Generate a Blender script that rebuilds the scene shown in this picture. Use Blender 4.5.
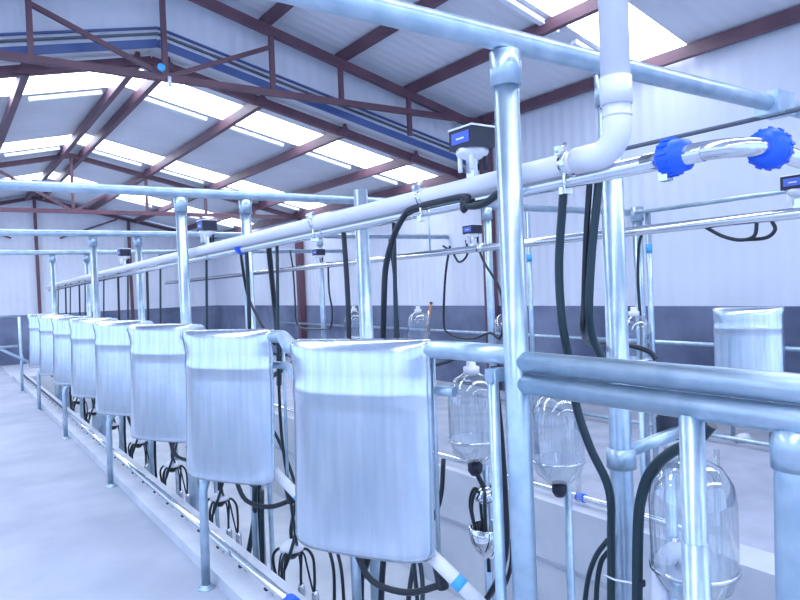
import bpy, bmesh, math, random
from mathutils import Vector, Matrix
C = bpy.context.scene
for o in list(bpy.data.objects): bpy.data.objects.remove(o)
COL = C.collection
PI = math.pi
random.seed(4)

# ---------------------------------------------------------------- camera
EYE = Vector((0, 0, 1.5)); F_PX = 668.0
yaw, pit, rol = math.radians(34.5), math.radians(-1.2), math.radians(-2.35)
Fv = Vector((math.sin(yaw)*math.cos(pit), math.cos(yaw)*math.cos(pit), math.sin(pit)))
Rv = Vector((math.cos(yaw), -math.sin(yaw), 0)); Uv = Rv.cross(Fv)
R2 = Rv*math.cos(rol) + Uv*math.sin(rol); U2 = Uv*math.cos(rol) - Rv*math.sin(rol)
cam = bpy.data.cameras.new('camera'); camo = bpy.data.objects.new('camera', cam); COL.objects.link(camo)
cam.sensor_width = 36; cam.lens = 36*F_PX/800; cam.clip_start = .05
camo.matrix_world = Matrix(((R2.x, U2.x, -Fv.x, EYE.x), (R2.y, U2.y, -Fv.y, EYE.y), (R2.z, U2.z, -Fv.z, EYE.z), (0, 0, 0, 1)))
C.camera = camo
# ---------------------------------------------------------------- light
wd = bpy.data.worlds.new('world'); C.world = wd; wd.use_nodes = True
bg = wd.node_tree.nodes['Background']; bg.inputs[0].default_value = (.45, .62, 1, 1); bg.inputs[1].default_value = 2.1
sun = bpy.data.lights.new('sun', 'SUN'); sun.energy = 1.0; sun.angle = .3; sun.color = (.8, .88, 1)
suno = bpy.data.objects.new('sun', sun); COL.objects.link(suno); suno.rotation_euler = (math.radians(50), 0, math.radians(-60))
C.view_settings.view_transform = 'Standard'; C.view_settings.look = 'None'; C.view_settings.gamma = 1
C.view_settings.use_curve_mapping = False; C.view_settings.exposure = 0.0
SKY_E = 8.0

# ---------------------------------------------------------------- materials
def mat(name, col, rough=.5, metal=0.0, noise=None, bump=None, emit=None, spec=.5):
    m = bpy.data.materials.new(name); m.use_nodes = True; n = m.node_tree.nodes; l = m.node_tree.links
    b = n['Principled BSDF']; b.inputs['Base Color'].default_value = (*col, 1)
    b.inputs['Roughness'].default_value = rough; b.inputs['Metallic'].default_value = metal
    b.inputs['Specular IOR Level'].default_value = spec
    tc = n.new('ShaderNodeTexCoord')
    if noise:
        col2, scale, stretch = noise
        mp = n.new('ShaderNodeMapping'); mp.inputs['Scale'].default_value = stretch
        nt = n.new('ShaderNodeTexNoise'); nt.inputs['Scale'].default_value = scale; nt.inputs['Detail'].default_value = 6
        cr = n.new('ShaderNodeValToRGB'); cr.color_ramp.elements[0].position = .35; cr.color_ramp.elements[1].position = .68
        cr.color_ramp.elements[0].color = (*col, 1); cr.color_ramp.elements[1].color = (*col2, 1)
        l.new(tc.outputs['Object'], mp.inputs[0]); l.new(mp.outputs[0], nt.inputs['Vector'])
        l.new(nt.outputs['Fac'], cr.inputs[0]); l.new(cr.outputs[0], b.inputs['Base Color'])
    if bump:
        kind, scale, strength, axis = bump
        bp = n.new('ShaderNodeBump'); bp.inputs['Strength'].default_value = strength; bp.inputs['Distance'].default_value = .02
        if kind == 'wave':
            t = n.new('ShaderNodeTexWave'); t.bands_direction = axis; t.inputs['Scale'].default_value = scale; t.wave_profile = 'SIN'
        else:
            t = n.new('ShaderNodeTexNoise'); t.inputs['Scale'].default_value = scale; t.inputs['Detail'].default_value = 4
        l.new(tc.outputs['Object'], t.inputs['Vector']); l.new(t.outputs['Fac'], bp.inputs['Height']); l.new(bp.outputs[0], b.inputs['Normal'])
    if emit:
        b.inputs['Emission Color'].default_value = (*emit[0], 1); b.inputs['Emission Strength'].default_value = emit[1]
    return m
galv = mat('galvanised_steel', (.40, .53, .64), .34, .78, ((.54, .66, .76), 14, (1, 1, 1)))
stainless = mat('stainless_steel', (.72, .74, .78), .12, 1.0)
sheet = mat('bright_sheet_steel', (.60, .70, .80), .22, 1.0, ((.76, .82, .88), 5, (6, 6, .5)), ('noise', 5, .10, 'X'))
chrome = mat('polished_steel', (.8, .82, .85), .07, 1.0)
pvc = mat('white_plastic', (.80, .80, .86), .35)
red = mat('red_oxide_paint', (.105, .05, .075), .5, 0, ((.15, .07, .095), 3, (1, 1, 1)))
roofm = mat('roof_sheet', (.66, .68, .74), .5, .0, ((.72, .74, .80), 1.5, (1, 1, 1)), ('wave', 2.2, .25, 'Y'))
wallm = mat('white_cladding', (.66, .70, .80), .45, 0, ((.71, .75, .84), 1.2, (1, 1, 1)), ('wave', 2.0, .35, 'Y'))
wallx = mat('white_cladding_end', (.66, .70, .80), .45, 0, ((.71, .75, .84), 1.2, (1, 1, 1)), ('wave', 2.0, .35, 'X'))
darkw = mat('grey_cement_render', (.085, .11, .19), .85, 0, ((.22, .26, .38), 1.1, (1, 1, 1)), ('noise', 6, .2, 'X'))
conc = mat('pale_concrete', (.37, .40, .48), .65, 0, ((.48, .51, .58), 1.7, (1, 1, 1)), ('noise', 9, .18, 'X'))
conc2 = mat('trowelled_concrete', (.52, .55, .61), .55, 0, ((.66, .69, .74), 2.5, (1, 1, 1)), ('noise', 14, .15, 'X'))
conc3 = mat('grey_concrete', (.38, .41, .48), .7, 0, ((.50, .52, .60), 3.5, (1, 1, 1)), ('noise', 9, .3, 'X'))
hose = mat('black_rubber', (.012, .018, .028), .35)
hoset = mat('dark_green_rubber', (.012, .034, .045), .3)
bluep = mat('blue_plastic', (.01, .12, .80), .35)
blues = mat('blue_flashing', (.06, .11, .30), .4)
cyan = mat('pale_blue_tape', (.08, .45, .80), .5)
darkp = mat('dark_plastic', (.014, .018, .04), .45)
label_m = mat('blue_label', (.08, .15, .60), .4)
white_m = mat('white_paint', (.85, .88, .95), .4)
darkg = mat('dull_grey_steel', (.12, .14, .18), .5, .5)
orange = mat('orange_wood', (.55, .24, .14), .6)
skym = mat('translucent_skylight', (.8, .9, 1), .4, 0, None, None, ((.78, .86, 1.0), SKY_E))
def glassmat():
    m = bpy.data.materials.new('clear_glass'); m.use_nodes = True; n = m.node_tree.nodes; l = m.node_tree.links
    for x in list(n): n.remove(x)
    out = n.new('ShaderNodeOutputMaterial'); mix = n.new('ShaderNodeMixShader'); tr = n.new('ShaderNodeBsdfTransparent')
    gl = n.new('ShaderNodeBsdfGlossy'); gl.inputs['Roughness'].default_value = .05; tr.inputs[0].default_value = (.90, .95, .98, 1)
    lw = n.new('ShaderNodeLayerWeight'); lw.inputs['Blend'].default_value = .35
    mr = n.new('ShaderNodeMapRange'); mr.inputs['To Min'].default_value = .10; mr.inputs['To Max'].default_value = .85
    l.new(lw.outputs['Facing'], mr.inputs['Value']); l.new(mr.outputs[0], mix.inputs[0])
    l.new(tr.outputs[0], mix.inputs[1]); l.new(gl.outputs[0], mix.inputs[2]); l.new(mix.outputs[0], out.inputs[0])
    return m
glass = glassmat()

# ---------------------------------------------------------------- mesh helpers
V = Vector
class MB:
    def __init__(s): s.v = []; s.f = []; s.sm = []
    def box(s, a, b):
        x0, y0, z0 = a; x1, y1, z1 = b; n = len(s.v)
        s.v += [(x0,y0,z0),(x1,y0,z0),(x1,y1,z0),(x0,y1,z0),(x0,y0,z1),(x1,y0,z1),(x1,y1,z1),(x0,y1,z1)]
        for q in ((0,3,2,1),(4,5,6,7),(0,1,5,4),(1,2,6,5),(2,3,7,6),(3,0,4,7)): s.f.append([n+i for i in q]); s.sm.append(False)
        return s
    def bar(s, p, q, w, h, up=(0,0,1)):
        p = V(p); q = V(q); d = (q-p).normalized(); up = V(up)
        if abs(d.dot(up)) > .98: up = V((0,1,0))
        a = d.cross(up).normalized(); b = a.cross(d).normalized(); n = len(s.v)
        for c in (p, q):
            for i, j in ((-1,-1),(1,-1),(1,1),(-1,1)): s.v.append(tuple(c + a*i*w/2 + b*j*h/2))
        for f in ((0,1,2,3),(7,6,5,4),(0,4,5,1),(1,5,6,2),(2,6,7,3),(3,7,4,0)): s.f.append([n+i for i in f]); s.sm.append(False)
        return s
    def tube(s, pts, r, seg=12, caps=True):
        pts = [V(p) for p in pts]; rs = r if isinstance(r, (list, tuple)) else [r]*len(pts)
        n0 = len(s.v); t = (pts[1]-pts[0]).normalized()
        a = t.orthogonal().normalized()
        for i, p in enumerate(pts):
            if 0 < i < len(pts)-1: tn = ((pts[i+1]-p).normalized() + (p-pts[i-1]).normalized())
            elif i == 0: tn = pts[1]-p
            else: tn = p-pts[i-1]
            if tn.length < 1e-6: tn = t
            tn.normalize(); a = (a - tn*a.dot(tn))
            if a.length < 1e-6: a = tn.orthogonal()
            a.normalize(); b = tn.cross(a); t = tn
            for k in range(seg):
                an = 2*PI*k/seg; s.v.append(tuple(p + (a*math.cos(an)+b*math.sin(an))*rs[i]))
        for i in range(len(pts)-1):
            for k in range(seg):
                q = n0+i*seg; s.f.append([q+k, q+(k+1)%seg, q+seg+(k+1)%seg, q+seg+k]); s.sm.append(True)
        if caps:
            s.f.append([n0+k for k in range(seg)][::-1]); s.sm.append(False)
            e = n0+(len(pts)-1)*seg; s.f.append([e+k for k in range(seg)]); s.sm.append(False)
        return s
    def lathe(s, c, prof, seg=28, axis=(0,0,1)):
        c = V(c); ax = V(axis).normalized(); a = ax.orthogonal().normalized(); b = ax.cross(a); n0 = len(s.v)
        for r, z in prof:
            for k in range(seg):
                an = 2*PI*k/seg; s.v.append(tuple(c + ax*z + (a*math.cos(an)+b*math.sin(an))*max(r, .0004)))
        for i in range(len(prof)-1):
            for k in range(seg):
                q = n0+i*seg; s.f.append([q+k, q+(k+1)%seg, q+seg+(k+1)%seg, q+seg+k]); s.sm.append(True)
        s.f.append([n0+k for k in range(seg)][::-1]); s.sm.append(False)
        e = n0+(len(prof)-1)*seg; s.f.append([e+k for k in range(seg)]); s.sm.append(False)
        return s
    def build(s, name, m, parent=None, loc=None):
        me = bpy.data.meshes.new(name); base = V(loc) if loc else V((0,0,0))
        me.from_pydata([tuple(V(v)-base) for v in s.v], [], s.f); me.update()
        bm = bmesh.new(); bm.from_mesh(me); bmesh.ops.recalc_face_normals(bm, faces=bm.faces); bm.to_mesh(me); bm.free()
        for p, q in zip(me.polygons, s.sm): p.use_smooth = q
        me.materials.append(m); o = bpy.data.objects.new(name, me); COL.objects.link(o)
        if parent:
            o.parent = parent; o.location = (0,0,0)
            # geometry is given in world metres: bring it to the parent's frame
            off = root_loc(parent)
            me.transform(Matrix.Translation(-(off) + base)); 
        else: o.location = base
        return o
ROOT = {}
def root_loc(o):
    while o.parent: o = o.parent
    return ROOT.get(o.name, V((0,0,0)))
def tag(o, label, cat, group=None, kind=None):
    o['label'] = label; o['category'] = cat
    if group: o['group'] = group
    if kind: o['kind'] = kind
    return o
def thing(name, label, cat, loc, group=None):
    o = bpy.data.objects.new(name, None); COL.objects.link(o); o.location = loc; o.empty_display_size = .1
    ROOT[o.name] = V(loc); return tag(o, label, cat, group)
def struct(name, mb, m, parent=None):
    o = mb.build(name, m, parent)
    if not parent: o['kind'] = 'structure'
    return o
def copy_tree(o, loc, label):
    c = o.copy(); COL.objects.link(c); c.location = loc; c['label'] = label; ROOT[c.name] = V(loc)
    for ch in [x for x in bpy.data.objects if x.parent == o]:
        d = ch.copy(); COL.objects.link(d); d.parent = c
        for g in [x for x in bpy.data.objects if x.parent == ch]:
            e = g.copy(); COL.objects.link(e); e.parent = d
    return c
def spline(pts, n=7):
    P = [V(p) for p in pts]; P = [P[0]*2-P[1]] + P + [P[-1]*2-P[-2]]; out = []
    for i in range(1, len(P)-2):
        for k in range(n):
            t = k/n; a, b, c, d = P[i-1], P[i], P[i+1], P[i+2]
            out.append(.5*((2*b) + (c-a)*t + (2*a-5*b+4*c-d)*t*t + (3*b-a-3*c+d)*t**3))
    out.append(P[-2]); return out
NTH = ['nearest', 'second', 'third', 'fourth', 'fifth', 'sixth', 'seventh', 'eighth', 'ninth', 'tenth', 'eleventh', 'twelfth']
def nth(i, thing_): return ('nearest %s' % thing_) if i == 0 else ('%s %s from the camera' % (NTH[i], thing_))

# ================================================================ building shell
XL, XR, YB, YM, YE = -2.4, 6.35, -5.0, 7.15, 18.4     # walls
PIT0, PIT1, PZ = 1.34, 3.1, -.85
fl = MB(); fl.box((XL-.2, YB, -.15), (1.10, YE, 0)); struct('floor', fl, conc)
fp = MB(); fp.box((PIT0-.1, YB, PZ-.15), (PIT1+.1, YE, PZ)); struct('floor_pit', fp, conc2)
ff = MB(); ff.box((PIT1+.24, YB, -.15), (XR+.1, YE, 0)); struct('floor_right', ff, conc3)
k = MB(); k.box((1.10, YB, PZ), (PIT0, 15.2, .065)); struct('trim_1', k, conc2)
k = MB(); k.box((PIT1, YB, PZ), (PIT1+.24, 15.2, .10)); struct('trim_2', k, conc2)
k = MB(); k.box((PIT1-.012, YB, -.30), (PIT1, 15.2, -.27)); struct('trim_3', k, conc3)
k = MB(); k.box((1.10, 15.2, PZ), (PIT1+.24, 15.4, 0)); k.box((1.10, 15.4, -.15), (PIT1+.24, YE, 0)); struct('floor_far', k, conc2)
DZ = 1.17
w = MB(); w.box((XR, YB, 0), (XR+.2, YE, DZ)); struct('wall_right', w, darkw)
w = MB(); w.box((XR+.02, YB, DZ), (XR+.12, YM, 3.74)); w.box((XR+.02, YM, DZ), (XR+.12, YE, 3.12)); struct('wall_right_upper', w, wallm)
w = MB(); w.box((XL-.2, YB, 0), (XL, YE, .8)); struct('wall_left', w, conc2)  # unseen side wall, kept low and pale to brighten the splash panel reflections
w = MB(); w.box((XL-.12, YB, 3.0), (XL-.02, YM, 3.74)); w.box((XL-.12, YM, 2.7), (XL-.02, YE, 3.12)); struct('wall_left_upper', w, wallm)  # also unseen; the gap beneath is left open to let in sky light
w = MB(); w.box((XL-.2, YE, 0), (XR+.2, YE+.2, DZ)); struct('wall_end', w, darkw)
def gable(y, t, z0, ez, rz, x0, x1, m, name, lowcut=None):
    w = MB(); xm = 1.98; n = 0
    if lowcut:   # infill between a lower and an upper gable
        lz, lr = lowcut; P = [(x0,lz),(xm,lr),(x1,lz),(x1,ez),(xm,rz),(x0,ez)]; F = [(0,1,4,5),(1,2,3,4)]
    else:
        P = [(x0,z0),(x1,z0),(x1,ez),(xm,rz),(x0,ez)]; F = [(0,1,2,3,4)]
    N = len(P)
    for yy in (y, y+t): w.v += [(a, yy, b) for a, b in P]
    for f in F: w.f.append(list(f)); w.f.append([i+N for i in f][::-1]); w.sm += [False, False]
    for i in range(N): w.f.append([i, (i+1)%N, (i+1)%N+N, i+N]); w.sm.append(False)
    struct(name, w, m)
gable(YE+.02, .1, DZ, 3.06, 4.12, XL-.12, XR+.12, wallx, 'wall_end_upper')
gable(YM, .06, 0, 3.74, 4.86, XL-.1, XR+.1, wallx, 'wall_middle_gable', (3.10, 4.12))
XM = 1.98
def roofz(x, up): return (4.86-.25*abs(x-XM)) if up else (4.12-.228*abs(x-XM))
def roof(name, ys, up, m, th=.05):
    w = MB()
    for y0, y1 in ys:
        for sx in (XL-.25, XR+.25):
            z0, z1 = roofz(XM, up), roofz(sx, up); n = len(w.v)
            w.v += [(XM,y0,z0),(sx,y0,z1),(sx,y1,z1),(XM,y1,z0),(XM,y0,z0+th),(sx,y0,z1+th),(sx,y1,z1+th),(XM,y1,z0+th)]
            for q in ((0,3,2,1),(4,5,6,7),(0,1,5,4),(1,2,6,5),(2,3,7,6),(3,0,4,7)): w.f.append([n+i for i in q]); w.sm.append(False)
    return struct(name, w, m)
UP_S = [(-3.35,-2.65), (.2,.9), (3.86,4.55)]; LO_S = [(8.0,8.75), (11.55,12.3), (15.2,16.0)]
def gaps(a, b, S):
    out = []; p = a
    for s0, s1 in S: out.append((p, s0)); p = s1
    out.append((p, b)); return out
roof('ceiling', gaps(YB, YM+.06, UP_S), True, roofm)
roof('ceiling_far', gaps(YM, YE+.1, LO_S), False, roofm)
for i, s in enumerate(UP_S): roof('window_%d' % (i+1), [s], True, skym, .02)
for i, s in enumerate(LO_S): roof('window_%d' % (i+4), [s], False, skym, .02)
# pale flashing strips along the far edge of each skylight, blue edge trims on the gable step
n_tr = 4
for s0, s1 in LO_S + [UP_S[2]]:
    up = s0 < 7; w = MB()
    for a, b in ((2.2, 3.05), (3.35, 4.15), (4.45, 5.25), (5.5, 6.1), (1.75, .95), (.65, -.2)):
        w.bar((a, s1+.10, roofz(a, up)-.035), (b, s1+.10, roofz(b, up)-.035), .07, .05)
    struct('trim_%d' % n_tr, w, white_m); n_tr += 1
for dz, m, h in ((-.0, blues, .08), (.10, darkg, .02), (.16, blues, .018)):
    w = MB()
    for sx in (XL, XR): w.bar((XM, YM-.03, roofz(XM, False)+dz), (sx, YM-.03, roofz(sx, False)+dz), .03, h)
    struct('trim_%d' % n_tr, w, m); n_tr += 1

# ---------------------------------------------------------------- roof steel
def purlin(x, up, label):
    y0, y1 = (YB+.05, YM-.08) if up else (YM+.23, YE-.02)
    z = roofz(x, up) - (.075 if up else .10); w = MB(); w.box((x-.035, y0, z-.06), (x+.035, y1, z+.06))
    t = thing('roof_purlin', label, 'purlin', (x, (y0+y1)/2, z), 'red roof purlins')
    w.build('beam', red, t)
    for y in ([] if up else [7.35, 12.73]):
        cl = MB(); e = .012; a, b, c = z-.05, z+.05, roofz(x, up)+(.0 if y > 8 else -.004)
        for yy in (y, y+e): cl.v += [(x-.11, yy, a), (x+.11, yy, a), (x+.10, yy, a+.03), (x+.03, yy, b), (x+.02, yy, c), (x-.02, yy, c), (x-.03, yy, b), (x-.10, yy, a+.03)]
        cl.f += [list(range(8)), list(range(8, 16))[::-1]] + [[q, (q+1)%8, (q+1)%8+8, q+8] for q in range(8)]; cl.sm += [False]*10
        cl.build('cleat', red, t)
lo_x = [(6.22,'at the right eave'), (5.42,'one up from the right eave'), (4.32,'halfway up the right slope'), (3.22,'one down from the ridge on the right'),
        (2.14,'right one of the ridge pair'), (1.83,'left one of the ridge pair'), (.78,'one down from the ridge on the left'), (-.35,'halfway down the left slope')]
for x, d in lo_x: purlin(x, False, 'long red purlin under the far lower roof, %s' % d)
up_x = [(6.25,'at the right eave'), (5.08,'one up from the right eave'), (4.08,'halfway up the right slope'), (3.12,'one down from the ridge'), (.84,'on the left slope')]
for x, d in up_x: purlin(x, True, 'red purlin under the near higher roof, %s' % d)

def rafters(t, y, up, drop, hw, name='top_chord', x0=XL+.02, x1=XR-.02):
    for sx in (x0, x1):
        MB().bar((XM, y, roofz(XM, up)-drop), (sx, y, roofz(sx, up)-drop), *hw).build(name, red, t)
t = thing('roof_truss', 'large dark red roof truss nearest the camera with king post and struts', 'roof truss', (XM, 6.9, 3.7), 'red roof trusses')
rafters(t, 6.9, True, .19, (.07, .10))
MB().bar((XL+.02, 6.9, 3.70), (XR-.02, 6.9, 3.70), .06, .07).build('bottom_chord', red, t)
for x in (1.98, 3.15, 4.02, 5.0, .78, -.1, -1.1):
    lowz = 3.70 if x != 5.0 else 3.40
    MB().bar((x, 6.9, lowz), (x, 6.9, roofz(x, True)-.2), .05, .05).build('king_post' if x == 1.98 else 'web_post', red, t)
MB().bar((XM+.03, 6.9, 3.72), (3.13, 6.9, 4.20), .04, .045).build('diagonal_strut', red, t)
MB().bar((XM-.03, 6.9, 3.72), (.80, 6.9, 4.20), .04, .045).build('diagonal_strut', red, t)
t = thing('roof_rafter', 'red rafter pair carrying the near edge of the far lower roof', 'rafter', (XM, 7.4, 4.0))
rafters(t, 7.42, False, .10, (.07, .10), 'rafter_beam')
t = thing('roof_truss', 'red roof truss in the middle distance with crossed struts under the ridge', 'roof truss', (XM, 12.8, 3.03), 'red roof trusses')
rafters(t, 12.8, False, .12, (.07, .08))
MB().bar((XL+.02, 12.8, 3.03), (XR-.02, 12.8, 3.03), .06, .07).build('bottom_chord', red, t)
for x in (1.98, 3.22, 4.32, 5.3, .78, -.35): MB().bar((x, 12.8, 3.04), (x, 12.8, roofz(x, False)-.15), .045, .045).build('king_post' if x == 1.98 else 'web_post', red, t)
for a, b in ((XM+.03, 3.2), (XM-.03, .8)): MB().bar((a, 12.8, 3.05), (b, 12.8, 3.72), .045, .045).build('diagonal_strut', red, t)
t = thing('gable_frame', 'thin dark red steel frame with posts and braces on the far end wall', 'steel frame', (XM, YE-.06, DZ))
rafters(t, YE-.06, False, .12, (.06, .08), 'rafter_beam')
for x, z0 in ((1.98, 0), (4.12, 0), (-.2, 0)): MB().bar((x, YE-.06, z0), (x, YE-.06, roofz(x, False)-.15), .07, .07).build('gable_post', red, t)
for a, b in ((2.5, 3.85), (1.45, .1)): MB().bar((a, YE-.06, 3.02), (b, YE-.06, 3.52), .04, .04).build('brace', red, t)
t = thing('steel_column', 'dark red steel column at the right wall under the nearest truss', 'column', (6.28, 6.9, 0), 'red wall columns')
MB().box((6.21, 6.84, 0), (6.34, 6.97, 3.62)).build('shaft', red, t); MB().box((6.17, 6.8, 3.40), (6.34, 7.0, 3.62)).build('head_plate', red, t)
t = thing('steel_column', 'dark red steel column at the right wall under the middle truss', 'column', (6.28, 12.8, 0), 'red wall columns')
MB().box((6.21, 12.74, 0), (6.34, 12.87, 2.86)).build('shaft', red, t); MB().box((6.17, 12.7, 2.68), (6.34, 12.9, 2.86)).build('head_plate', red, t)
t = thing('hanging_lamp', 'small round blue and white fitting hung under the king post of the nearest truss', 'lamp', (XM, 6.85, 3.72))
MB().lathe((XM-.06, 6.84, 3.775), [(.0,.0),(.034,.0),(.042,.02),(.034,.035),(0,.04)], 16, (0,-1,0)).build('housing', cyan, t)
MB().tube([(XM+.02, 6.84, 3.70), (XM+.02, 6.84, 3.60)], .018, 8).build('tube', white_m, t)

# ================================================================ pipework frames
PR = .037
def sleeve(x, y, z0, z1, t, r=PR+.009, name='sleeve'):
    MB().lathe((x, y, z0), [(PR*.98, 0), (r, 0), (r, z1-z0), (PR*.98, z1-z0)], 20).build(name, galv, t)
def post(x, y, z0, z1, label, name='steel_post', r=PR, grp='galvanised uprights', top_sleeve=True, foot=False):
    t = thing(name, label, 'post', (x, y, z0), grp)
    MB().tube([(x, y, z0), (x, y, z1)], r, 20).build('tube', galv, t)
    if top_sleeve: sleeve(x, y, z1-.10, z1, t, r+.009)
    if foot:
        MB().lathe((x, y, z0), [(0,0),(.06,0),(.06,.008),(r+.004,.009),(r+.004,.03),(0,.03)], 18).build('foot_plate', galv, t)
    return t
def pipe(name, pts, r, m, label, cat, grp=None, seg=16):
    a = pts[0]; o = MB().tube(pts, r, seg).build(name, m, None, a); return tag(o, label, cat, grp)
BZ = 2.21
frames = [(1.44, 'nearest'), (4.67, 'second'), (7.9, 'third'), (11.13, 'farthest')]
for y, d in frames:
    pipe('cross_beam', [(XL+.02, y, BZ+.0), (XR, y, BZ)], .034, galv, 'long galvanised pipe crossing overhead above the pit, %s' % ('closest to the camera' if d == 'nearest' else d+(' from the camera' if d != 'farthest' else ' of all')), 'beam', 'overhead cross pipes')
    t = post(1.4, y, PZ if 0 else .065 if 0 else PZ, BZ-.036, '%s galvanised upright on the pit edge beside the splash panels, under a cross pipe' % d, r=PR)
    post(1.87, y, PZ, BZ-.036, '%s galvanised upright standing inside the pit behind the white pipe' % d)
post(1.87, 3.05, PZ, 2.02, 'shorter upright inside the pit with an open top just above the white pipe', top_sleeve=False)
post(1.87, 6.28, PZ, 2.02, 'short open topped upright far down the near side of the pit', top_sleeve=False)
for y, zt, d in ((4.52, 2.17, 'tall post across the pit, touching the second cross pipe'), (2.95, 1.99, 'shorter post across the pit, beside the thin pipe with blue tape'), (7.75, 2.17, 'post across the pit, third away')):
    post(4.1, y, 0, zt, 'far side galvanised %s' % d, r=.035)
for y, x, zt, d in ((4.0, 4.08, 2.08, 'farther thin grey pipe with blue tape, standing across the pit'), (2.85, 4.08, 1.95, 'nearer thin grey pipe with blue tape, standing across the pit')):
    t = thing('riser_pipe', d, 'pipe', (x, y, 0), 'thin taped risers')
    MB().tube([(x, y, 0), (x, y, zt)], .02, 12).build('tube', galv, t)
    MB().tube([(x, y, 1.66), (x, y, 1.72)], .0225, 12).build('tape_band', cyan, t)
# overhead longitudinal thin pipe across the pit
t = thing('overhead_rod', 'thin dark grey pipe running overhead along the middle of the pit', 'pipe', (2.965, 1, BZ))
MB().tube([(2.965, .6, BZ-.045), (2.965, 11.2, BZ-.045)], .011, 10).build('rod', darkg, t)
c = MB()
c.box((2.90, 1.39, BZ-.05), (3.04, 1.49, BZ+.045)); c.build('saddle_clamp', galv, t)
pipe('air_pipe', [(4.05, .9, 1.965), (4.05, 2.93, 1.945)], .014, galv, 'slim pale pipe above the far milk line, ending at the short post', 'pipe')

# double rail to the right of the nearest post
pipe('rump_rail', [(1.405, 1.47, 1.262), (1.405, -.9, 1.262)], .031, galv, 'upper of two thick galvanised rails in the right foreground', 'rail', 'double foreground rails', 20)
pipe('rump_rail', [(1.405, 1.42, 1.198), (1.405, -.9, 1.198)], .031, galv, 'lower of two thick galvanised rails in the right foreground', 'rail', 'double foreground rails', 20)
t = thing('rail_post', 'short thick post with a sleeve joint under the foreground rails', 'post', (1.405, .885, PZ))
MB().tube([(1.405, .885, PZ), (1.405, .885, 1.18)], .028, 20).build('tube', galv, t)
MB().tube([(1.405, .885, PZ), (1.405, .885, .885)], .031, 20).build('lower_sleeve', galv, t)
t = thing('rail_post', 'thick flared post at the right edge under the foreground rails', 'post', (1.405, .655, PZ))
MB().tube([(1.405, .655, PZ), (1.405, .655, .9), (1.405, .655, 1.08), (1.405, .655, 1.175)], [.047, .047, .045, .036], 24).build('tube', galv, t)
MB().lathe((1.405, .655, 1.10), [(0,0),(.050,0),(.050,.055),(.042,.075),(0,.085)], 20).build('weld_collar', galv, t)
t = thing('bracket_post', 'slim post tucked against the nearest upright below the rail', 'post', (1.365, 1.50, PZ))
MB().tube([(1.358, 1.50, PZ), (1.358, 1.50, 1.235)], .017, 14).build('tube', galv, t)
MB().box((1.34, 1.485, 1.20), (1.40, 1.515, 1.24)).build('lug', galv, t)

# ---------------------------------------------------------------- zigzag rump rail + splash panels
NP = 8; PER = 1.205; Y0 = 2.02
def pan_ends(i): y = Y0 + PER*i; o = .035*min(i, 1)+.004*i; return V((1.085-o, y+.255, 0)), V((1.35-o, y-.215, 0))     # far-left end, near-right end
pts = [V((1.40, 1.44, 1.28))]
for i in range(NP):
    f, n = pan_ends(i); pts += [V((n.x+.02, n.y-.08, 1.283)), V((n.x, n.y, 1.283)), V((f.x, f.y, 1.283)), V((f.x+.01, f.y+.07, 1.283))]
pts.append(V((1.40, Y0+PER*NP-.3, 1.285)))
def rounded(P, rad=.05, n=4):
    out = [P[0]]
    for a, b, c in zip(P, P[1:], P[2:]):
        r = min(rad, (a-b).length*.45, (c-b).length*.45); p0 = b+(a-b).normalized()*r; p1 = b+(c-b).normalized()*r
        for k in range(n+1): t = k/n; out.append(p0*(1-t)**2 + b*2*t*(1-t) + p1*t*t)
    out.append(P[-1]); return out
t = thing('zigzag_rail', 'zigzag galvanised rump rail running along the tops of the splash panels', 'rail', (1.2, 6, 1.28))
MB().tube(rounded(pts), .031, 14).build('top_rail', galv, t)
lp = [V((p.x+.028, p.y+.01, 1.14)) for p in pts[1:]]
MB().tube(rounded(lp), .018, 10).build('lower_rail', galv, t)

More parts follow.
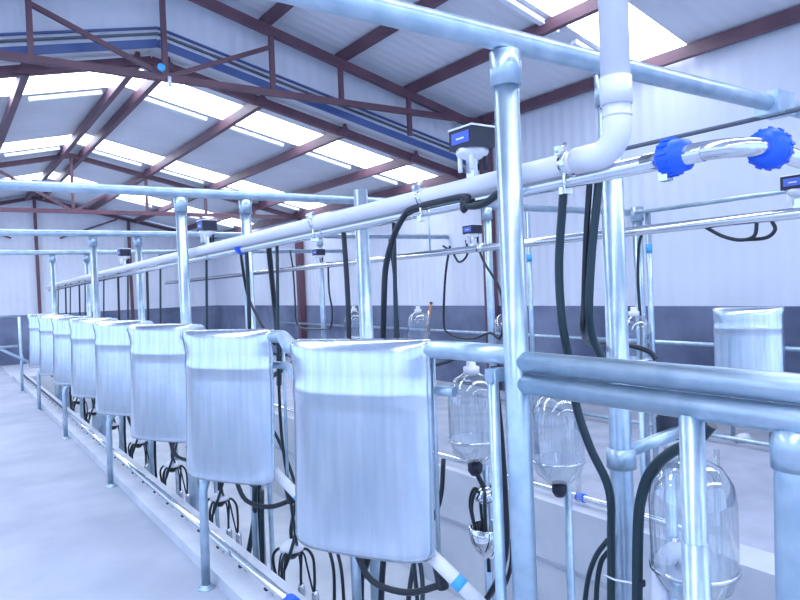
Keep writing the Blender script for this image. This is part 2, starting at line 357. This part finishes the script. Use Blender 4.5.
def make_panel(label):
    # sheet folded over the rail: local frame, u along panel, w outward (towards the cow side)
    f, n = pan_ends(0); f = f.copy(); n = n.copy(); mid = (f+n)/2; d = (n-f).normalized(); L = (n-f).length+.02
    out = V((-abs(d.y), -abs(d.x), 0)).normalized(); out = V((d.y, -d.x, 0)); 
    if out.x > 0: out = -out
    t = thing('splash_panel', label, 'panel', (mid.x, mid.y, .56), 'bright steel splash panels')
    NU, prof = 24, [(1.258, -.036), (1.29, -.037), (1.312, -.024), (1.320, .0), (1.312, .026), (1.29, .040), (1.25, .0455), (1.20, .047), (1.165, .049), (1.148, .052), (1.135, .0545), (1.12, .054), (1.10, .051), (1.06, .051), (.95, .055), (.85, .061), (.75, .067), (.66, .073), (.60, .077), (.575, .076)]
    g = []
    for side in (0, 1):
        for j, (z, w) in enumerate(prof):
            for i in range(NU+1):
                u = -1 + 2*i/NU; e = abs(u)
                curl = -.034*max(0, (e-.58)/.42)**1.7 * (0 if j < 5 else min(1, (j-4)/3)) + .024*(1-e*e)*(1 if j > 4 else (.0, .0, .1, .4, .8)[j])
                zz = z
                if j < len(prof)-1 and j > 14: zz = z + .0
                cor = max(0, e-.9)/.1
                if j >= len(prof)-3: zz += .02*cor*(j-(len(prof)-4))/3
                if j <= 4: zz -= .006*cor
                p = mid + d*(u*L/2) + out*(w+curl-(.0015 if side else 0)) ; g.append((p.x, p.y, zz - (.0012 if side and j < 7 else 0)))
    m = MB(); m.v = g; R = len(prof); W = NU+1; N = R*W
    for j in range(R-1):
        for i in range(NU):
            a = j*W+i; m.f.append([a, a+1, a+W+1, a+W]); m.sm.append(True)
            a += N; m.f.append([a, a+W, a+W+1, a+1]); m.sm.append(True)
    for i in range(NU):
        for a in (i, (R-1)*W+i): m.f.append([a, a+N, a+N+1, a+1]); m.sm.append(False)
    for j in range(R-1):
        for a in (j*W, j*W+NU): m.f.append([a, a+W, a+W+N, a+N]); m.sm.append(False)
    m.build('sheet', sheet, t)
    for s in (-.7, .7):
        c = MB(); p = mid + d*(s*L/2) - out*.03; c.box((p.x-.012, p.y-.012, 1.12), (p.x+.012, p.y+.012, 1.30))
        c.build('clip', galv, t)
    return t, V(t.location)
p0, l0 = make_panel('large bright curved steel splash panel closest to the camera')
desc = ['second splash panel from the camera, just left of the largest one', 'third splash panel from the camera', 'fourth splash panel from the camera', 'fifth splash panel from the camera', 'sixth splash panel from the camera', 'seventh splash panel from the camera, small in the distance', 'farthest splash panel at the left end of the row, very small']
for i in range(1, NP): copy_tree(p0, l0+V((-.035-.004*i, PER*i, 0)), 'bright steel sheet, ' + desc[i-1])
FPV = V((5.88, 3.13, .43)); t = copy_tree(p0, FPV, 'lone splash panel across the pit at the right, against the dark wall'); t.rotation_euler = (0, 0, 0)
for ch in [c for c in bpy.data.objects if c.parent == t and c.name.startswith('clip')]: bpy.data.objects.remove(ch)
for sx in (-1, 1):
    q = FPV + V((.08*sx, -.13*sx, 0)); MB().tube([(q.x+.05, q.y+.02, 0), (q.x+.05, q.y+.02, 1.12)], .02, 12).build('support_leg', galv, t)

# panel posts standing on the floor beside the kerb
for i in range(5):
    y = 3.40 + 2.32*i
    t = thing('panel_post', nth(i, 'floor post beneath the splash panels beside the kerb'), 'post', (1.05, y-.02, 0), 'floor posts of the panel row')
    zt = 1.25; pf, pn = pan_ends(2*i+1 if i < 4 else 7); yk = min(max(y, pn.y+.03), pf.y-.03) if i < 4 else y; xk = pf.x+(pn.x-pf.x)*((pf.y-yk)/(pf.y-pn.y))+.045 if i < 4 else 1.06
    MB().tube([(1.05, y-.02, 0), (1.058, y-.02, .5), (1.075, y-.01, .54), (xk, yk+.02, .64), (xk, yk+.025, zt)], .023, 14).build('tube', galv, t)
    MB().lathe((1.05, y-.02, 0), [(0,0),(.045,0),(.045,.006),(.026,.007),(.026,.02),(0,.02)], 16).build('foot_plate', galv, t)
# far gate at the left end
t = thing('end_gate', 'pale pipe gate with a diagonal brace at the far left end of the walkway', 'gate', (.3, 12.41, 0))
for z in (1.27, .78): MB().tube([(-.6, 12.43, z), (1.0, 12.43, z)], .022, 10).build('gate_rail', galv, t)
MB().tube([(.62, 12.43, .84), (1.28, 12.5, .42)], .022, 10).build('diagonal_brace', galv, t)
MB().tube([(-.6, 12.43, 0), (-.6, 12.43, 1.3)], .023, 10).build('gate_post', galv, t)
# kerb line pipe with nozzles
t = thing('kerb_pipe', 'steel pipe with small black nozzles running low along the kerb under the panels', 'pipe', (1.21, 6, .09))
MB().tube([(1.21, 2.72, .125), (1.21, 14.5, .125)], .021, 12).build('pipe', stainless, t)
MB().lathe((1.21, 2.66, .125), [(0,0),(.03,0),(.036,.015),(.036,.06),(.024,.07),(0,.07)], 16, (0,1,0)).build('end_cap', bluep, t)
for j in range(34):
    y = 2.95+.33*j
    m = MB(); m.tube([(1.21, y, .108), (1.235, y, .072)], .009, 8); m.box((1.19, y-.012, .098), (1.232, y+.012, .108)); m.build('nozzle', darkp, t)
pipe_far = thing('kerb_pipe', 'steel pipe with a blue clamp on the kerb across the pit', 'pipe', (3.0, 2.5, .15))
MB().tube([(3.2, 1.98, .15), (3.2, 14.5, .15)], .021, 12).build('pipe', stainless, pipe_far)
MB().tube([(3.2, 2.74, .15), (3.2, 2.80, .15)], .027, 14).build('clamp', bluep, pipe_far)

# ---------------------------------------------------------------- overhead lines, near side
PX = 1.52
def pz(y): return 1.838 - .0085*(y-1.1)
t = thing('vacuum_pipe', 'thick white plastic pipe running overhead, turning up at an elbow toward the roof', 'pipe', (PX, 1.2, 1.83))
MB().tube([(PX, 1.20, pz(1.2)), (PX, 13.0, pz(13))], .031, 20).build('horizontal_pipe', pvc, t)
el = [(PX, 1.29, pz(1.2))]
for k_ in range(9):
    a = k_/8*PI/2; el.append((PX, 1.215-.068*math.sin(a), pz(1.2)+.068-.068*math.cos(a)))
el += [(PX, 1.147, 1.965)]
MB().tube(el, .0375, 24).build('elbow', pvc, t)
MB().tube([(PX, 1.147, 1.930), (PX, 1.147, 1.937)], .040, 24).build('seam_ring', pvc, t)
MB().tube([(PX, 1.147, 1.962), (PX, 1.147, 2.035)], .0425, 24).build('socket', pvc, t)
MB().tube([(PX, 1.147, 2.03), (PX, 1.147, 4.82)], .039, 24).build('riser', pvc, t)
for y in (1.32, 2.02, 2.9):
    m = MB(); m.tube([(PX, y-.012, pz(y)), (PX, y+.012, pz(y))], .036, 20)
    m.box((PX-.05, y-.01, pz(y)+.02), (PX-.028, y+.01, pz(y)+.045)); m.tube([(PX-.055, y, pz(y)+.03), (PX-.01, y, pz(y)+.055)], .006, 8)
    m.tube([(PX-.02, y, pz(y)-.075), (PX-.02, y, pz(y)-.03)], .006, 8); m.box((PX-.03, y-.012, pz(y)-.09), (PX+.0, y+.012, pz(y)-.07))
    m.build('pipe_clamp', chrome, t)
MZ = 1.795; MX = 1.566
t = thing('milk_line', 'polished stainless pipe under the white pipe with a bend joined by blue unions', 'pipe', (MX, 1, MZ))
MB().tube([(MX, .93, MZ+.005), (MX, 13, MZ-.12)], .024, 18).build('line_pipe', stainless, t)
def union(p, ax, t, sc=1.0):
    q = [(.024,-.036),(.036,-.036),(.047,-.024),(.047,.008),(.043,.010),(.040,.034),(.024,.034)]
    m = MB().lathe(p, [(a*sc, b*sc) for a, b in q], 20, ax)
    ax = V(ax).normalized(); u = ax.orthogonal().normalized(); w_ = ax.cross(u); p = V(p)
    for k_ in range(14):
        an = 2*PI*k_/14; d = u*math.cos(an)+w_*math.sin(an)
        m.bar(p+d*.047*sc-ax*.024*sc, p+d*.047*sc+ax*.006*sc, .007, .007, d)
    m.build('union_nut', bluep, t)
UY = 1.01; MZ2 = 1.802; R_ = .115; CC = V((MX+R_, .955, MZ2))
union((MX, UY, MZ2), (0,-1,0), t)
arc = [(MX, 1.10, MZ+.005), (MX, UY, MZ2)] + [tuple(CC + V((-R_*math.cos(a), -R_*math.sin(a), 0))) for a in [math.radians(100)*q/12 for q in range(13)]]
e_ = V(arc[-1]); dd = V((.985, .17, 0))
MB().tube(arc, .024, 18).build('bend', stainless, t)
union(tuple(e_), tuple(-dd), t, 1.05)
MB().tube([e_, e_+dd*1.6], .024, 18).build('cross_pipe', stainless, t)
union((MX, 4.0, MZ-.01), (0,1,0), t)
m = MB(); m.box((MX-.02, 1.02, MZ-.052), (MX+.006, 1.045, MZ-.022)); m.tube([(MX, 1.03, MZ+.02), (MX, 1.03, MZ+.05)], .008, 8); m.build('drain_clamp', chrome, t)
t = thing('conduit', 'thin dark cable strapped along beneath the white pipe', 'cable', (1.49, 3, 1.79))
MB().tube([(1.575, 1.25, 1.80), (1.575, 4, 1.79), (1.575, 12, 1.74)], .006, 8).build('cable', hose, t)

# pulsator boxes riding on the pipes
def pulsator(loc, label, first=None):
    if first: return copy_tree(first, loc, label)
    x, y, z = loc; t = thing('pulsator', label, 'pulsator', loc, 'dark pulsator boxes on the pipes')
    b = MB(); s = .062
    b.box((x-.05, y-.06, z+.045), (x+.05, y+.06, z+.115)); o = b.build('housing', darkp, t)
    MB().box((x-.053, y-.062, z+.112), (x+.053, y+.062, z+.118)).build('lid', white_m, t)
    lb = MB(); lb.box((x-.052, y-.045, z+.062), (x-.0495, y+.045, z+.10)); l_ = lb.build('label_plate', label_m, t)
    lm = MB(); lm.box((x-.0528, y-.02, z+.076), (x-.0518, y+.02, z+.081)); lm.build('pale_mark', white_m, l_)
    MB().lathe((x, y, z+.0), [(.018,0),(.022,.01),(.05,.02),(.056,.032),(.056,.046),(0,.046)], 8).build('base', pvc, t)
    for dx, dy in ((-.03,-.03),(.03,-.03),(-.03,.03),(.03,.03)):
        MB().tube([(x+dx, y+dy, z-.03), (x+dx, y+dy, z+.03)], .008, 8).build('nipple', white_m if dx < 0 else darkp, t)
    MB().box((x-.012, y-.02, z-.07), (x+.004, y+.02, z+.02)).build('mounting_strap', chrome, t)
    return t
pu = pulsator((PX, 1.74, pz(1.74)+.078), 'dark pulsator box with blue label on the white pipe, closest to the camera')
pulsator((PX, 4.5, pz(4.5)+.075), 'dark pulsator box on the white pipe, second along', pu)
pulsator((PX, 7.0, pz(7)+.075), 'small dark pulsator box on the white pipe, third along', pu)
# far side milk line
FX = 3.55
t = thing('milk_line', 'bright stainless pipe running overhead on the far side of the pit', 'pipe', (FX, 3, 1.77))
MB().tube([(FX, -.5, 1.79), (FX, 13, 1.74)], .029, 16).build('line_pipe', stainless, t)
MB().tube([(FX+.06, -.5, 1.81), (FX+.06, 13, 1.76)], .010, 8).build('side_tube', galv, t)
MB().lathe((FX, 4.0, 1.775), [(.03,-.03),(.036,-.03),(.036,.03),(.03,.03)], 12, (0,1,0)).build('union_nut', chrome, t)
pulsator((FX, 1.62, 1.855), 'pulsator box at the right picture edge, on the far stainless pipe', pu)
pulsator((FX, 4.1, 1.85), 'small blue and black pulsator box in the middle, on the far stainless pipe', pu)
pulsator((FX, 6.75, 1.84), 'tiny pulsator box on the far stainless pipe, farthest along', pu)
# brackets holding the far line to the cross pipes are short drops
for y, d in ((4.67, 'second'), (7.9, 'third')):
    pipe('pipe_hanger', [(FX, y, 1.79), (FX, y, BZ-.02)], .008, galv, 'thin rod hanging the far stainless pipe from the %s cross pipe' % d, 'rod')
# far railings
pipe('far_rail', [(6.2, -.5, .80), (6.2, 14.0, .80)], .022, galv, 'pale horizontal rail in front of the dark wall across the pit', 'rail')
pipe('floor_pipe', [(5.6, .5, .06), (5.6, 6.5, .06)], .02, galv, 'thin pale pipe lying along the floor across the pit', 'pipe')
t = thing('leaning_pole', 'orange wooden pole leaning against the dark wall at the far side', 'pole', (5.75, 6.7, 0))
a = V((6.000, 8.237, 0.265)); b = V((6.300, 8.317, 1.199)); k_ = a.z/(b.z-a.z)
MB().tube([a-(b-a)*k_, b], .02, 10).build('shaft', orange, t)
MB().tube([b, b+(b-a)*.03], .024, 10).build('tip', darkp, t)
cup = thing('loose_coupling', 'small pale pipe coupling lying on the floor across the pit', 'pipe fitting', (5.757, 3.168, 0.000))
cp = V((5.757, 3.168, 0.000)); MB().lathe(cp+V((-.06,0,.035)), [(0,0),(.035,0),(.035,.05),(.045,.052),(.045,.12),(0,.12)], 16, (1,-.3,0)).build('shell', pvc, cup)
MB().lathe(cp+V((-.062,0,.035)), [(0,-.002),(.03,-.002),(.03,.004),(0,.004)], 16, (1,-.3,0)).build('bore', orange, cup)

# ---------------------------------------------------------------- recorder jars
def jar(x, y, z0, h, r, label):
    t = thing('recorder_jar', label, 'glass jar', (x, y, z0), 'glass recorder jars')
    z0_ = z0
    MB().lathe((x, y, z0_), [(.02,0),(r*.45,.012),(r*.85,.05),(r,.11),(r,h-.13),(r*.93,h-.075),(r*.7,h-.03),(r*.35,h-.008),(.02,h)], 32).build('glass_body', glass, t)
    MB().lathe((x, y, z0_+h-.01), [(0,0),(.035,0),(.035,.03),(.02,.035),(.02,.06),(0,.06)], 18).build('top_cap', pvc, t)
    MB().lathe((x, y, z0_-.05), [(0,0),(.02,0),(.032,.02),(.032,.06),(0,.06)], 18).build('bottom_outlet', darkp, t)
    MB().lathe((x, y, z0_+.10), [(r+.0005,0),(r+.004,0),(r+.004,.012),(r+.0005,.012)], 32).build('support_ring', stainless, t)
    MB().tube([(x+r+.012, y, z0_-.1), (x+r+.012, y, z0_+h)], .010, 8).build('measuring_tube', glass, t)
    st = MB(); st.tube([(x+r*.2+.05, y+.02, PZ), (x+r*.2+.05, y+.02, z0_-.02)], .018, 12); st.build('stand_pipe', galv, t)
    MB().bar((x+r*.2+.05, y+.02, z0_-.03), (x, y, z0_-.03), .03, .02).build('bracket_arm', galv, t)
    return t
jar(1.80, 1.14, .53, .43, .122, 'big clear glass jar in the right foreground, behind the short sleeved post')
NJ = 8
j0 = jar(1.87, 2.2, .72, .40, .108, 'clear glass jar between the largest splash panel and the nearest upright')
for i in range(1, NJ): copy_tree(j0, V((1.87, 2.2+1.205*i, .72)), 'clear glass jar, %s of the row behind the splash panels' % NTH[i])
jar(2.15, 1.98, .62, .40, .11, 'clear glass jar just left of the upright that stands behind the foreground rails')
jf = None
for i in range(4):
    lab = 'clear glass jar on the far side of the pit, %s' % ['nearest', 'second along', 'third along', 'fourth along'][i]
    loc = V((3.75, 2.75+1.205*i, .85))
    copy_tree(j0, loc, lab)

# ---------------------------------------------------------------- milking clusters
def cluster(x, y, z, label):
    t = thing('milking_cluster', label, 'milking cluster', (x, y, z), 'hanging milking clusters')
    MB().lathe((x, y, z), [(0,-.07),(.02,-.07),(.04,-.05),(.05,-.03),(.05,-.018),(0,-.018)], 20).build('claw_bowl', hose, t)
    MB().lathe((x, y, z), [(.055,-.02),(.07,-.018),(.07,-.006),(.05,.018),(.02,.028),(.014,.045),(0,.045)], 22).build('claw_lid', pvc, t)
    for k_ in range(4):
        a = PI/4+PI/2*k_+random.uniform(-.2,.2); ca, sa = math.cos(a), math.sin(a); d = random.uniform(.10,.13)
        q = [(x+ca*.04, y+sa*.04, z-.03), (x+ca*.085, y+sa*.085, z-.02), (x+ca*.12, y+sa*.12, z-.075), (x+ca*d, y+sa*d, z-.19), (x+ca*d*.95, y+sa*d*.95, z-.27)]
        MB().tube(spline(q, 5), .0085, 8).build('short_milk_tube', hose, t)
        q2 = [(x+ca*.03, y+sa*.03, z-.02), (x+ca*.07, y+sa*.06, z-.05), (x+ca*.09, y+sa*.075, z-.14), (x+ca*d*.9, y+sa*d*.9, z-.27)]
        MB().tube(spline(q2, 5), .006, 6).build('short_air_tube', hoset, t)
        c = MB().lathe((x+ca*d, y+sa*d, z-.40), [(0,0),(.018,0),(.022,.02),(.022,.11),(.014,.135),(0,.135)], 14).build('teat_cup', stainless, t)
        MB().lathe((x+ca*d, y+sa*d, z-.425), [(0,0),(.021,0),(.024,.015),(.02,.03),(0,.03)], 12).build('liner_mouth', hose, c)
    q = [(x, y, z+.03), (x+.01, y+.01, z+.12), (x+.08, y+.03, z+.30), (x+.22, y+.04, z+.48), (1.87, y+.06-.0, .70)]
    MB().tube(spline(q, 6), .011, 10).build('long_milk_hose', hose, t)
    q = [(x+.02, y-.03, z+.0), (x-.02, y-.10, z+.10), (x-.06, y-.14, z+.34), (x-.08, y-.10, z+.8), (MX, y-.06, MZ-.02)]
    MB().tube(spline(q, 6), .009, 10).build('long_air_hose', hoset, t)
    return t
c0 = cluster(1.6, 3.53, .03, 'milking cluster with white lid hanging under the gap between the two largest panels')
cd = ['below the second panel', 'below the third panel', 'below the fourth panel', 'below the fifth panel', 'below the sixth panel', 'below the seventh panel', 'below the farthest panels']
for i in range(1, 8): copy_tree(c0, V((1.6, 3.53+1.205*i, .03)), 'milking cluster of dark hoses and steel cups hanging %s' % cd[i-1])
copy_tree(c0, V((1.6, 2.36, .03)), 'milking cluster hanging under the largest panel, mostly hidden below')

# parked cluster in a polished bowl beside the nearest upright
bx, by, bz = 1.9, 2.17, .40
t = thing('parked_cluster', 'milking cluster with black arching tubes parked over a polished bowl beside the nearest upright', 'milking cluster', (bx, by, bz))
MB().lathe((bx, by, bz), [(0,-.09),(.03,-.088),(.06,-.06),(.078,-.01),(.082,.05),(.078,.052),(.07,.05),(.055,-.02),(0,-.05)], 28).build('bowl', chrome, t)
for k_ in range(7):
    a = 2*PI*k_/7+.3; ca, sa = math.cos(a), math.sin(a)
    q = [(bx+ca*.02, by+sa*.02, bz+.19), (bx+ca*.055, by+sa*.055, bz+.205), (bx+ca*.075, by+sa*.075, bz+.13), (bx+ca*.05, by+sa*.05, bz+.0)]
    MB().tube(spline(q, 6), .0075, 8).build('arched_tube', hose, t)
MB().lathe((bx, by, bz+.16), [(0,0),(.045,0),(.055,.02),(.03,.05),(.012,.06),(0,.06)], 20).build('claw', stainless, t)
MB().tube([(bx, by, bz-.15), (bx, by, bz-.085)], .009, 8).build('drain_nipple', hose, t)
MB().tube(spline([(bx, by, bz+.2), (bx-.03, by+.02, bz+.28), (bx-.03, by, .70)], 6), .011, 8).build('long_milk_hose', hose, t)

# ---------------------------------------------------------------- steel stems with hoses along the near pit edge (one per stall)
for i in range(9):
    y = 2.62+1.205*i
    t = thing('stall_riser', nth(i, 'riser pipe with clipped black hose behind the splash panels'), 'pipe', (1.50, y, PZ), 'riser pipes behind the panels')
    MB().tube([(1.50, y, PZ), (1.50, y, 1.2)], .02, 12).build('tube', galv, t)
    q = [(MX, y+.10, MZ-.02), (1.55, y+.06, 1.45), (1.54, y+.05, 1.0), (1.55, y+.02, .5), (1.54, y+.04, 0), (1.56, y+.10, -.35)]
    MB().tube(spline(q, 6), .012, 10).build('clipped_hose', hose, t)
    q = [(1.53, y-.02, .78), (1.62, y-.12, .62), (1.66, y-.28, .28), (1.56, y-.36, .02), (1.5, y-.2, -.25), (1.51, y, -.3)]
    MB().tube(spline(q, 6), .010, 10).build('looped_hose', hoset, t)
    q = [(1.52, y+.0, 1.18), (1.62, y-.2, 1.13), (1.74, y-.36, 1.16), (1.86, y-.41, 1.2)]
    MB().tube(spline(q, 6), .009, 8).build('jar_hose', hoset, t)
    MB().tube([(1.50, y-.015, .35), (1.50, y+.06, .35)], .024, 12).build('hose_clip', darkp, t)
# slanting white tubes, one per stall
for i in range(8):
    dy = 1.205*i
    t = thing('slanting_tube', nth(i, 'slanting white tube with blue band behind the splash panels'), 'tube', (1.4, 1.9+dy, .5), 'slanting white tubes')
    a = V((1.340, 1.809, 0.572))+V((0,dy,0)); b = V((1.420, 1.683, 0.444))+V((0,dy,0)); d = (b-a)
    MB().tube([a-d*.35, b+d*.25], .024, 14).build('tube', pvc, t)
    MB().tube([a+d*.48, a+d*.66], .0252, 14).build('band', cyan, t)
    MB().tube([a+V((.02,0,.0)), V((a.x+.03, a.y, 1.285))], .008, 8).build('hanger', galv, t)
    m = MB().tube([a-d*.10+V((.03,.0,-.02)), a-d*.10+V((.05,0,-.13))], .022, 10); m.tube(spline([a-d*.1+V((.05,0,-.12)), a-d*.1+V((-.03,.10,-.16)), a-d*.1+V((-.10,.22,-.14)), a-d*.1+V((-.12,.30,-.05))],5), .012, 8); m.build('valve', hose, t)

# ---------------------------------------------------------------- individual hoses
def hs(pts, r, m, label):
    q = spline(pts, 7); return tag(MB().tube(q, r, 12).build('hose', m, None, q[0]), label, 'hose', 'individual hoses')
hs([(1.600, 1.404, 1.817), (1.600, 1.416, 1.745), (1.600, 1.441, 1.548), (1.600, 1.437, 1.373), (1.620, 1.429, 1.230), (1.640, 1.428, 1.101), (1.660, 1.395, 0.970), (1.700, 1.359, 0.833), (1.750, 1.398, 0.651), (1.750, 1.409, 0.385)], .0135, hoset, 'thick dark hose hanging from the steel pipe right of the nearest upright')
hs([(1.600, 1.277, 1.791), (1.600, 1.286, 1.729), (1.600, 1.311, 1.583), (1.600, 1.329, 1.420), (1.620, 1.339, 1.328), (1.660, 1.330, 1.233), (1.720, 1.352, 1.115)], .0125, hoset, 'dark hose hanging close to the left of the upright behind the foreground rails')
hs([(1.580, 1.293, 1.793), (1.600, 1.332, 1.615), (1.620, 1.364, 1.434), (1.620, 1.372, 1.342), (1.800, 1.497, 1.281), (2.000, 1.572, 1.261), (2.000, 1.478, 1.255), (2.000, 1.407, 1.238), (2.000, 1.384, 1.212)], .009, hose, 'short black hose arching right past the upright above the foreground rails')
hs([(1.750, 1.041, 1.081), (1.750, 1.087, 1.029), (1.750, 1.168, 0.980), (1.750, 1.237, 0.912), (1.750, 1.276, 0.827), (1.750, 1.294, 0.713), (1.750, 1.310, 0.408)], .017, hoset, 'thick dark hose curving down beside the short sleeved post')
hs([(1.800, 1.451, 0.623), (1.800, 1.503, 0.553), (1.800, 1.542, 0.457), (1.800, 1.570, 0.306)], .009, hoset, 'outer of two thin hoses looping down left of the lower upright')
hs([(1.820, 1.468, 0.572), (1.820, 1.499, 0.528), (1.820, 1.520, 0.441), (1.820, 1.530, 0.315)], .009, hoset, 'inner of two thin hoses looping down left of the lower upright')
hs([(1.620, 1.781, 1.200), (1.620, 1.772, 1.079), (1.640, 1.781, 0.931), (1.680, 1.815, 0.696), (1.700, 1.840, 0.516), (1.720, 1.902, 0.376), (1.740, 2.012, 0.232), (1.760, 2.107, 0.141)], .013, hose, 'thick black hose dropping just left of the nearest upright')
hs([(1.900, 2.019, 0.432), (1.900, 2.031, 0.324), (1.900, 2.072, 0.225), (1.900, 2.140, 0.115)], .009, hose, 'thin black hose crossing behind the nearest upright near the bottom')
hs([(1.505, 1.594, 1.790), (1.505, 1.668, 1.764), (1.505, 1.744, 1.763), (1.505, 1.775, 1.788), (1.505, 1.777, 1.754), (1.505, 1.758, 1.796), (1.505, 1.908, 1.801), (1.505, 2.083, 1.793), (1.505, 2.138, 1.772), (1.505, 2.214, 1.701), (1.505, 2.281, 1.584), (1.505, 2.306, 1.445), (1.520, 2.351, 1.256)], .0125, hose, 'black hose drooping from the white pipe then falling left of the middle of the picture')
hs([(1.570, 2.340, 1.695), (1.700, 2.507, 1.528), (1.900, 2.798, 1.339), (1.900, 2.799, 1.201), (1.900, 2.875, 1.161)], .008, hose, 'thin black hose end beside the falling black hose')
hs([(3.550, 4.390, 1.819), (3.550, 4.457, 1.620), (3.550, 4.501, 1.365), (3.550, 4.514, 1.150), (3.550, 4.464, 1.083), (3.550, 4.306, 1.047), (3.550, 4.116, 1.054), (3.550, 3.934, 1.101), (3.550, 3.822, 1.066), (3.550, 3.781, 1.207), (3.550, 3.801, 1.438), (3.550, 3.972, 1.662), (3.550, 4.036, 1.793)], .010, hose, 'dark hose looping across below the far stainless pipe left of the nearest upright')
hs([(3.550, 4.180, 1.853), (3.550, 4.175, 1.730), (3.550, 4.280, 1.679), (3.550, 4.367, 1.767), (3.550, 4.485, 1.826)], .009, hose, 'short black hose tuft under the middle pulsator box')
hs([(3.550, 2.116, 1.761), (3.550, 2.019, 1.702), (3.550, 1.920, 1.672), (3.550, 1.844, 1.687), (3.550, 1.827, 1.759)], .010, hose, 'sagging black hose under the far stainless pipe at the right')
hs([(3.570, 1.931, 1.673), (3.570, 1.798, 1.673), (3.570, 1.746, 1.710), (3.570, 1.760, 1.758)], .010, hose, 'second sagging black hose hanging from the pulsator at the right edge')
hs([(3.900, 2.766, 1.795), (3.900, 2.800, 1.710), (3.900, 2.817, 1.474), (3.900, 2.807, 1.135), (3.900, 2.814, 0.944)], .010, hose, 'thin black hose hanging down beside the taped thin pipe right of the upright')
hs([(3.550, 7.496, 1.995), (3.550, 7.437, 1.748), (3.550, 7.418, 1.382), (3.550, 7.415, 1.139), (3.550, 7.260, 1.045), (3.550, 6.679, 1.051), (3.550, 6.535, 1.088), (3.550, 6.496, 1.266), (3.550, 6.545, 1.488), (3.550, 6.541, 1.798)], .011, hoset, 'dark hose looping under the far pipe above the two largest panels')
hs([(1.600, 4.115, 1.805), (1.700, 4.339, 1.652), (1.750, 4.396, 1.474), (1.750, 4.237, 1.324), (1.750, 4.113, 1.234), (1.800, 4.092, 1.146)], .010, hose, 'black hose slanting down behind the rail between the two largest panels')
hs([(1.600, 3.670, 1.802), (1.700, 3.875, 1.632), (1.800, 4.076, 1.442), (1.800, 4.050, 1.246), (1.800, 4.033, 1.116), (1.800, 4.057, 0.885)], .017, hose, 'dark upright hose seen in the gap between the two largest panels')
hs([(1.700, 4.175, 0.971), (1.700, 3.988, 1.031), (1.700, 3.805, 1.033), (1.700, 3.528, 1.025)], .012, hoset, 'dark green hose arching across the gap between the two largest panels')
hs([(1.620, 3.946, 0.861), (1.620, 3.811, 0.961), (1.620, 3.600, 1.039), (1.620, 3.381, 1.113)], .015, hoset, 'dark green hose slanting up through the gap between the two largest panels')
hs([(1.550, 2.566, 0.337), (1.550, 2.618, 0.229), (1.550, 2.701, 0.084), (1.550, 2.773, -0.111)], .016, hose, 'thick black hose emerging below the largest panel')
hs([(1.570, 2.492, 0.309), (1.570, 2.517, 0.188), (1.570, 2.550, -0.029)], .014, hose, 'second thick black hose emerging below the largest panel')
hs([(1.600, 3.071, 0.158), (1.600, 3.028, 0.031), (1.600, 3.052, -0.239)], .009, hose, 'thin black hose below the left part of the largest panel')
hs([(1.600, 2.984, 0.174), (1.600, 2.943, 0.059), (1.600, 2.934, -0.192)], .009, hose, 'second thin black hose below the left part of the largest panel')
hs([(1.500, 3.794, 0.345), (1.500, 3.836, 0.123), (1.500, 3.941, -0.092), (1.500, 4.048, -0.284)], .017, hoset, 'thick dark green hose hanging below the right edge of the second panel')
hs([(1.520, 3.738, 0.324), (1.520, 3.767, 0.076), (1.520, 3.783, -0.201)], .013, hoset, 'dark hose hanging straight down between the second and the largest panel')

# fitting on the inner upright behind the rails
t = thing('pipe_fitting', 'grey sleeve and elbow fitting clamped around the upright below the foreground rails', 'pipe fitting', (1.87, 1.44, .8))
z0, z1 = 0.856, 0.923; sleeve(1.87, 1.44, z0, z1, t, PR+.012, 'collar')
MB().tube([(1.905, 1.43, (z0+z1)/2+.02), (2.12, 1.36, (z0+z1)/2+.07)], .022, 14).build('side_arm', galv, t)
t = thing('suction_pipe', 'pale bent plastic pipe rising and curving behind the short sleeved post', 'pipe', (1.750, 1.218, 0.521))
P_ = [(1.750, 1.229, 0.395), (1.750, 1.225, 0.519), (1.750, 1.218, 0.613), (1.750, 1.192, 0.669), (1.780, 1.172, 0.674), (1.820, 1.151, 0.609)]
MB().tube(spline(P_, 7), .026, 18).build('tube', pvc, t)
MB().lathe(V((1.780, 1.185, 0.682)), [(0,0),(.02,0),(.02,.012),(.012,.014),(.012,.03),(0,.03)], 12).build('clamp_screw', chrome, t)
t = thing('hose_tie', 'thin white cable tie wrapped around the hoses and upright near the bottom', 'cable tie', (1.800, 1.468, 0.492))
MB().tube([(1.730, 1.415, 0.537), (1.720, 1.364, 0.541), (1.740, 1.316, 0.542), (1.760, 1.294, 0.544)], .003, 6).build('strap', white_m, t)
MB().box(tuple(V((1.750, 1.294, 0.547))-V((.012,.012,.01))), tuple(V((1.750, 1.294, 0.547))+V((.012,.012,.01)))).build('buckle', darkp, t)
t = thing('receiver_motor', 'dark rounded cylinder with a pale flange behind the foreground rails', 'pump', (2.100, 1.420, 0.915))
q = V((2.100, 1.411, 0.924)); MB().lathe(q, [(0,0),(.04,0),(.042,.02),(.042,.07),(.03,.09),(.028,.15),(0,.15)], 20).build('body', darkp, t)
MB().lathe(q+V((0,0,-.02)), [(0,0),(.06,0),(.062,.01),(.06,.02),(0,.02)], 20).build('flange', pvc, t)
MB().tube([q+V((0,0,-.02)), V((q.x, q.y, PZ))], .02, 12).build('stand', galv, t)
